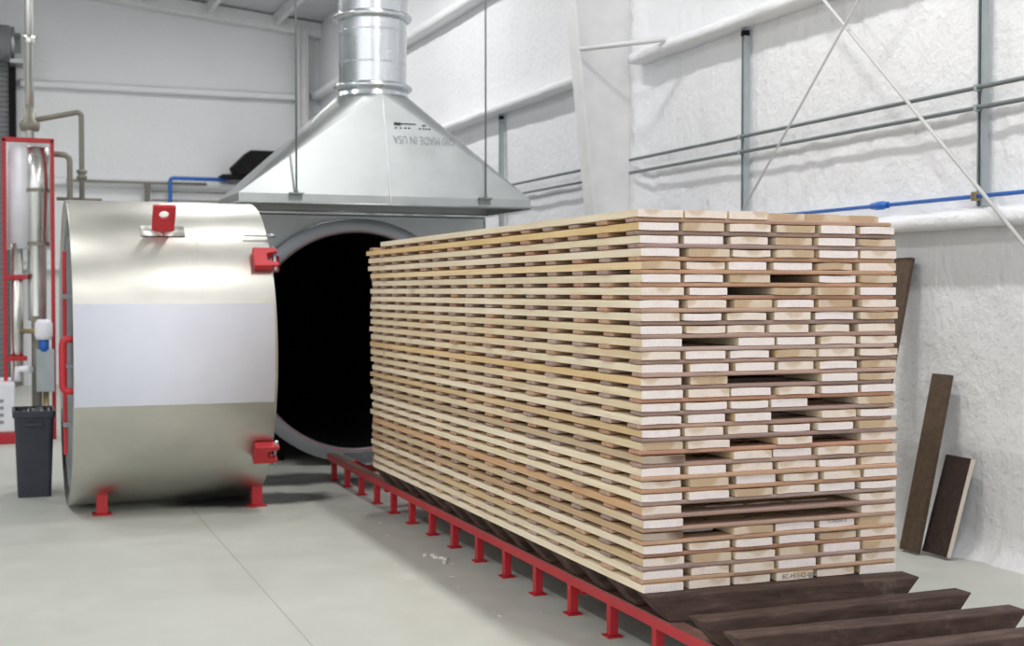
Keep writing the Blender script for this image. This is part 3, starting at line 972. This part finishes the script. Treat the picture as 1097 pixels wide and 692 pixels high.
# hanger brackets
for x in (2.124, 3.666):
    bm = BM(); tube(bm, [(x, HY0 - .032, HZ1 + .01), (x, HY0 - .032, roof_z(x) - .001)], .0075, 8)
    hr = tag(link('hanger_rod', bm, 'conduit', loc=(x, HY0 - .032, HZ1 + .01)), 'thin dark hanger rod holding the hood lip %s' % ('nearer the drum door' if x < 3 else 'nearer the steel column'), 'rod', 'hood hanger rods')
    bm = BM(); box(bm, x - .055, x + .055, HY0 - .05, HY0 - .010, HZ1 - .006, HZ1 + .006); box(bm, x - .05, x + .05, HY0 - .014, HY0 - .010, HZ1 - .05, HZ1 - .006); part('hanger_bracket', bm, 'conduit', hr)
    bm = BM(); tube(bm, [(x, HY0 - .032, HZ1 + .006), (x, HY0 - .032, HZ1 + .03)], .014, 6); part('nut', bm, 'conduit', hr)
duct = root('exhaust_duct', (CX, CY, CZ), 'round shiny galvanised exhaust duct rising from the hood', 'duct')
bm = BM(); lathe(bm, [(CZ + .002, CR + .0), (CZ + .05, CR - .012), (CZ + .06, CR - .015)], 'Z', (CX, CY, 0), 64); part('collar', bm, 'duct', duct)
bm = BM(); lathe(bm, [(CZ + .05, .278), (3.74, .278)], 'Z', (CX, CY, 0), 64); part('duct_section', bm, 'duct', duct)
bm = BM(); lathe(bm, [(3.74, .290), (5.1, .290)], 'Z', (CX, CY, 0), 64); part('duct_section', bm, 'duct', duct)
bm = BM(); lathe(bm, [(5.1, .278), (roof_z(CX + .4) - .004, .278)], 'Z', (CX, CY, 0), 64); part('duct_section', bm, 'duct', duct)
for z in (CZ + .075, 3.74, 5.1):
    bm = BM(); lathe(bm, [(z - .03, .27), (z - .03, .30), (z - .012, .325), (z + .012, .325), (z + .03, .30), (z + .03, .27)], 'Z', (CX, CY, 0), 64, closed=True)
    part('flange_ring', bm, 'duct', duct)
bm = BM()
for z in (3.36, 3.62): lathe(bm, [(z - .006, .2785), (z, .2825), (z + .006, .2785)], 'Z', (CX, CY, 0), 64)
part('duct_rib', bm, 'duct', duct)

# ------------------------------------------------------------------ trash bin
bx, by = .222, 10.45
bin_ = root('trash_bin', (bx, by, 0), 'tall slim dark grey trash bin standing beside the drum door', 'bin')
bm = BM()
def rr_ring(bm, cx, cy, hw, hd, z, r=.03, k=4):
    out = []
    for sx, sy, a0 in ((1, 1, 0), (-1, 1, 90), (-1, -1, 180), (1, -1, 270)):
        for i in range(k + 1):
            a = R(a0 + 90 * i / k)
            out.append(bm.verts.new((cx + sx * (hw - r) + r * math.cos(a), cy + sy * (hd - r) + r * math.sin(a), z)))
    return out
def loft(bm, rings, cap0=True, cap1=False):
    for a, b in zip(rings, rings[1:]):
        n = len(a)
        for j in range(n): bm.faces.new((a[j], a[(j + 1) % n], b[(j + 1) % n], b[j]))
    if cap0: bm.faces.new(list(reversed(rings[0])))
    if cap1: bm.faces.new(rings[-1])
loft(bm, [rr_ring(bm, bx, by, .115, .20, .0), rr_ring(bm, bx, by, .135, .235, .58), rr_ring(bm, bx, by, .148, .25, .585), rr_ring(bm, bx, by, .148, .25, .63), rr_ring(bm, bx, by, .128, .228, .63), rr_ring(bm, bx, by, .105, .19, .03)])
part('bin_body', bm, 'bin', bin_)
bm = BM(); box(bm, bx - .06, bx + .06, by - .262, by - .24, .52, .55); part('grip', bm, 'bin', bin_, .006)
bm = BM()
import itertools
ring = []
for i in range(9):
    row = []
    for j in range(9):
        x = bx + (i / 8 - .5) * .24; y = by + (j / 8 - .5) * .44
        row.append(bm.verts.new((x, y, .56 + .10 * max(0, noise.noise(Vector((i * .6, j * .5, 2.2))) + .25))))
    ring.append(row)
for i in range(8):
    for j in range(8):
        f = bm.faces.new((ring[i][j], ring[i + 1][j], ring[i + 1][j + 1], ring[i][j + 1])); f.smooth = True
part('bin_liner', bm, 'bag', bin_)

# ------------------------------------------------------------------ boiler skid behind
BX, BY = .16, 14.4
bo = root('boiler_skid', (BX, BY, 0), 'red framed boiler skid with white jacketed vessels, behind the trash bin', 'boiler')
bm = BM(); box(bm, -.75, .15, BY - .48, BY + .55, .0, .11); part('skid_base', bm, 'red', bo, .01)
bm = BM(); box(bm, -.55, .13, BY - .45, BY + .45, .11, .60)
p = part('pump_cabinet', bm, 'insul', bo, .02)
bm = BM()
for z in (.2, .27, .34, .41): box(bm, -.5, .02, BY - .462, BY - .449, z, z + .03)
part('cabinet_louvre', bm, 'steelgrey', p)
# tall red frame
fx0, fx1, fz0, fz1, fy = .025, .52, 1.93, 3.03, BY - .15
bm = BM()
box(bm, fx0, fx0 + .04, fy - .03, fy + .03, .11, fz1); box(bm, fx1 - .038, fx1, fy - .03, fy + .03, 0, fz1); box(bm, fx0, fx1, fy - .03, fy + .03, fz1 - .035, fz1 + .01)
part('red_frame', bm, 'red', bo, .006)
bm = BM(); box(bm, fx0 + .01, fx1 - .01, fy + .34, fy + .36, fz0, fz1); part('backing_sheet', bm, 'white', bo)
bm = BM(); lathe(bm, [(fz0, .0), (fz0, .115), (fz1 - .06, .115), (fz1 - .06, .0)], 'Z', (fx0 + .16, fy + .1, 0), 32); part('white_jacket', bm, 'insul', bo)
bm = BM(); lathe(bm, [(1.2, .09), (1.95, .095), (2.0, .11), (2.5, .125), (2.52, .13), (2.95, .125), (2.97, .0)], 'Z', (fx1 - .17, fy + .1, 0), 32); part('foil_vessel', bm, 'foil', bo)
bm = BM(); lathe(bm, [(z_, .132) for z_ in (2.5, 2.54)], 'Z', (fx1 - .17, fy + .1, 0), 32); lathe(bm, [(1.96, .125), (2.0, .125)], 'Z', (fx1 - .17, fy + .1, 0), 32); part('jacket_strap', bm, 'oldpipe', bo)
# lower pipes and pillars
bm = BM(); tube(bm, [(.155, BY - .1, .55), (.155, BY - .1, fz0 + .05)], .062, 20); part('bright_pipe', bm, 'foil', bo)
bm = BM(); tube(bm, [(.34, BY - .1, .0), (.34, BY - .1, 1.25)], .05, 16); part('lower_pipe', bm, 'oldpipe', bo)
bm = BM()
for z in (1.62, .80):
    bm = BM(); box(bm, .06, .25, BY - .18, BY - .02, z, z + .045); part('pipe_clamp', bm, 'red', bo, .006)
bm = BM(); lathe(bm, [(1.02, 0.), (1.02, .07), (1.06, .085), (1.18, .085), (1.22, .06), (1.22, 0.)], 'Z', (.40, BY - .38, 0), 20); part('white_flask', bm, 'insul', bo)
bm = BM(); lathe(bm, [(.90, 0.), (.90, .05), (1.02, .05), (1.02, .0)], 'Z', (.40, BY - .38, 0), 16); part('blue_valve', bm, 'blue', bo)
bm = BM(); box(bm, .33, .50, BY - .42, BY - .22, .5, .92); part('control_box', bm, 'strut', bo, .008)
bm = BM(); tube(bm, [(.42, BY - .3, .0), (.42, BY - .3, .52)], .03, 10); part('drain_pipe', bm, 'brass', bo)
bm = BM(); tube(bm, [(.16, BY - .1, 1.1), (.40, BY - .38, 1.1)], .025, 10); part('branch_pipe', bm, 'brass', bo)
bm = BM(); tube(bm, [(.16, BY - .22, .6), (.16, BY - .22, .72), (.28, BY - .3, .72)], .04, 12); part('elbow', bm, 'insul', bo)
# flue and steam pipes above
px, py = .295, BY + .1
bm = BM(); tube(bm, [(px, py, fz1 + .0), (px, py, roof_z(px) + .02)], .045, 14); 
fl = part('flue_pipe', bm, 'foil', bo)
bm = BM(); lathe(bm, [(3.14, .045), (3.14, .09), (3.18, .1), (3.22, .1), (3.26, .06), (3.38, .06), (3.38, .045)], 'Z', (px, py, 0), 16); part('pipe_valve', bm, 'oldpipe', fl)
bm = BM(); lathe(bm, [(4.02, .05), (4.03, .058), (4.1, .058), (4.11, .05)], 'Z', (px, py, 0), 14); part('pipe_coupling', bm, 'foil', fl)
bm = BM(); tube(bm, bend([(px, py, 3.24), (.80, py, 3.36), (.80, py, .2), ], .06), .028, 10); sp = part('steam_pipe', bm, 'oldpipe', bo)
bm = BM(); lathe(bm, [(2.66, .03), (2.66, .05), (2.69, .055), (2.70, .04), (2.72, .04), (2.73, .055), (2.76, .05), (2.76, .03)], 'Z', (.80, py, 0), 14); part('union', bm, 'oldpipe', sp)
bm = BM(); tube(bm, bend([(fx1 - .02, fy + .1, 2.90), (.675, fy + .1, 2.89), (.675, fy + .1, .2)], .07), .03, 10); part('return_pipe', bm, 'oldpipe', bo)
bm = BM(); tube(bm, [(.55, py + .02, 2.455), (1.0, py + .02, 2.455)], .018, 8); part('pipe_hanger', bm, 'oldpipe', bo)

# ------------------------------------------------------------------ end-wall pipes and ventilator
w = YB - .16
bm = BM(); tube(bm, [(w_ := (1.0), w - .06, 3.27), (3.2, w - .06, 3.27)], .02, 8)
tube(bm, bend([(2.25, w - .06, 3.27), (2.25, w - .06, 0)], .05), .045, 10)
tag(link('steel_pipe', bm, 'oldpipe', loc=(1.0, w - .06, 3.27)), 'thin grey steel pipe along the back wall girt with a short drop', 'pipe')
bm = BM(); tube(bm, bend([(2.60, w - .16, 0), (2.60, w - .16, 3.345), (3.5, w - .16, 3.345)], .06), .032, 10)
tag(link('compressed_air_pipe', bm, 'blue', loc=(2.6, w - .16, 0)), 'blue pipe turning down on the back wall behind the drum', 'pipe')
for i, z in enumerate((3.13, 2.99)):
    bm = BM(); tube(bm, [(2.31, w - .06, z), (3.6, w - .06, z)], .014, 8)
    tag(link('steel_pipe', bm, 'oldpipe', loc=(2.3, w - .06, z)), 'slim grey pipe below the blue pipe on back wall, %s of two' % ('higher' if i == 0 else 'lower'), 'pipe', 'slim pipes under the blue pipe')
vent = root('wall_ventilator', (3.95, YB - .1, 3.4), 'black louvred ventilator hood on the back wall, half hidden by the hood', 'ventilator')
bm = BM()
A = [(3.62, 3.36), (4.55, 3.36), (4.55, 3.80), (3.62, 3.80)]
F = [(3.36, 3.34), (4.2, 3.34), (4.2, 3.52), (3.36, 3.52)]
prism(bm, [(3.66, 3.42), (3.60, 3.56), (3.86, 3.82), (4.5, 3.82), (4.5, 3.42)], 'Y', YB - .62, YB - .03)
part('vent_body', bm, 'black', vent, .01)
bm = BM(); box(bm, 3.42, 4.5, YB - .55, YB - .03, 3.37, 3.42); part('bracket', bm, 'black', vent)

# ------------------------------------------------------------------ scraps on the floor by the track
bm = BM()
for i in range(12):
    x, y = random.uniform(1.95, 2.42), random.uniform(4.9, 8.4)
    a = random.uniform(0, PI); l, w_ = random.uniform(.004, .014), random.uniform(.001, .004)
    vs = box(bm, -l, l, -w_, w_, .0005, .004)
    bmesh.ops.rotate(bm, cent=(0, 0, 0), matrix=Matrix.Rotation(a, 3, 'Z'), verts=vs); bmesh.ops.translate(bm, verts=vs, vec=(x, y, 0))
for i in range(7):
    vs = box(bm, -.016, .016, -.01, .01, .0005, .012)
    bmesh.ops.rotate(bm, cent=(0, 0, 0), matrix=Matrix.Rotation(random.uniform(0, PI), 3, 'Z'), verts=vs); bmesh.ops.translate(bm, verts=vs, vec=(random.uniform(2.22, 2.36), random.uniform(6.85, 7.2), 0))
tag(link('wood_debris', bm, 'chip', loc=(2.2, 6.6, 0)), 'pale wood chips scattered on the floor by the red track', 'wood chips', kind='stuff')

# ------------------------------------------------------------------ light
def area(x, y, z, sx, sy, power, col=(1, .985, .96), rot=(0, 0, 0)):
    l = bpy.data.lights.new('high_bay', 'AREA'); l.shape = 'RECTANGLE'; l.size = sx; l.size_y = sy; l.energy = power; l.color = col
    o = bpy.data.objects.new('high_bay', l); COL.objects.link(o); o.location = (x, y, z); o.rotation_euler = rot
    return o
for y in (2.2, 6.3, 10.4, 14.5, 18.6):
    area(2.95, y, 6.05, .24, 1.2, 98)
for y in (.5, 5., 9.5, 14., 18.5):
    area(-2.6, y, 6.5, .28, 1.0, 78)
wd = bpy.data.worlds.new('World'); scene.world = wd; wd.use_nodes = True
bg = wd.node_tree.nodes['Background']
bg.inputs[0].default_value = (.955, .98, 1.0, 1); bg.inputs[1].default_value = 1.6

# ------------------------------------------------------------------ camera
cam = bpy.data.cameras.new('camera'); cam.sensor_fit = 'HORIZONTAL'; cam.sensor_width = 36; cam.lens = 1424 / 1097 * 36
co = bpy.data.objects.new('camera', cam); COL.objects.link(co)
co.location = (0, 0, 1.5); co.rotation_euler = (R(90) - math.atan(34 / 1424), 0, -R(21.05))
cam.clip_end = 200
cam.dof.use_dof = True; cam.dof.focus_distance = 5.6; cam.dof.aperture_fstop = 3.4
scene.camera = co
vs_ = scene.view_settings
vs_.view_transform = 'Standard'; vs_.look = 'None'; vs_.gamma = 1; vs_.use_curve_mapping = False; vs_.exposure = 0.0
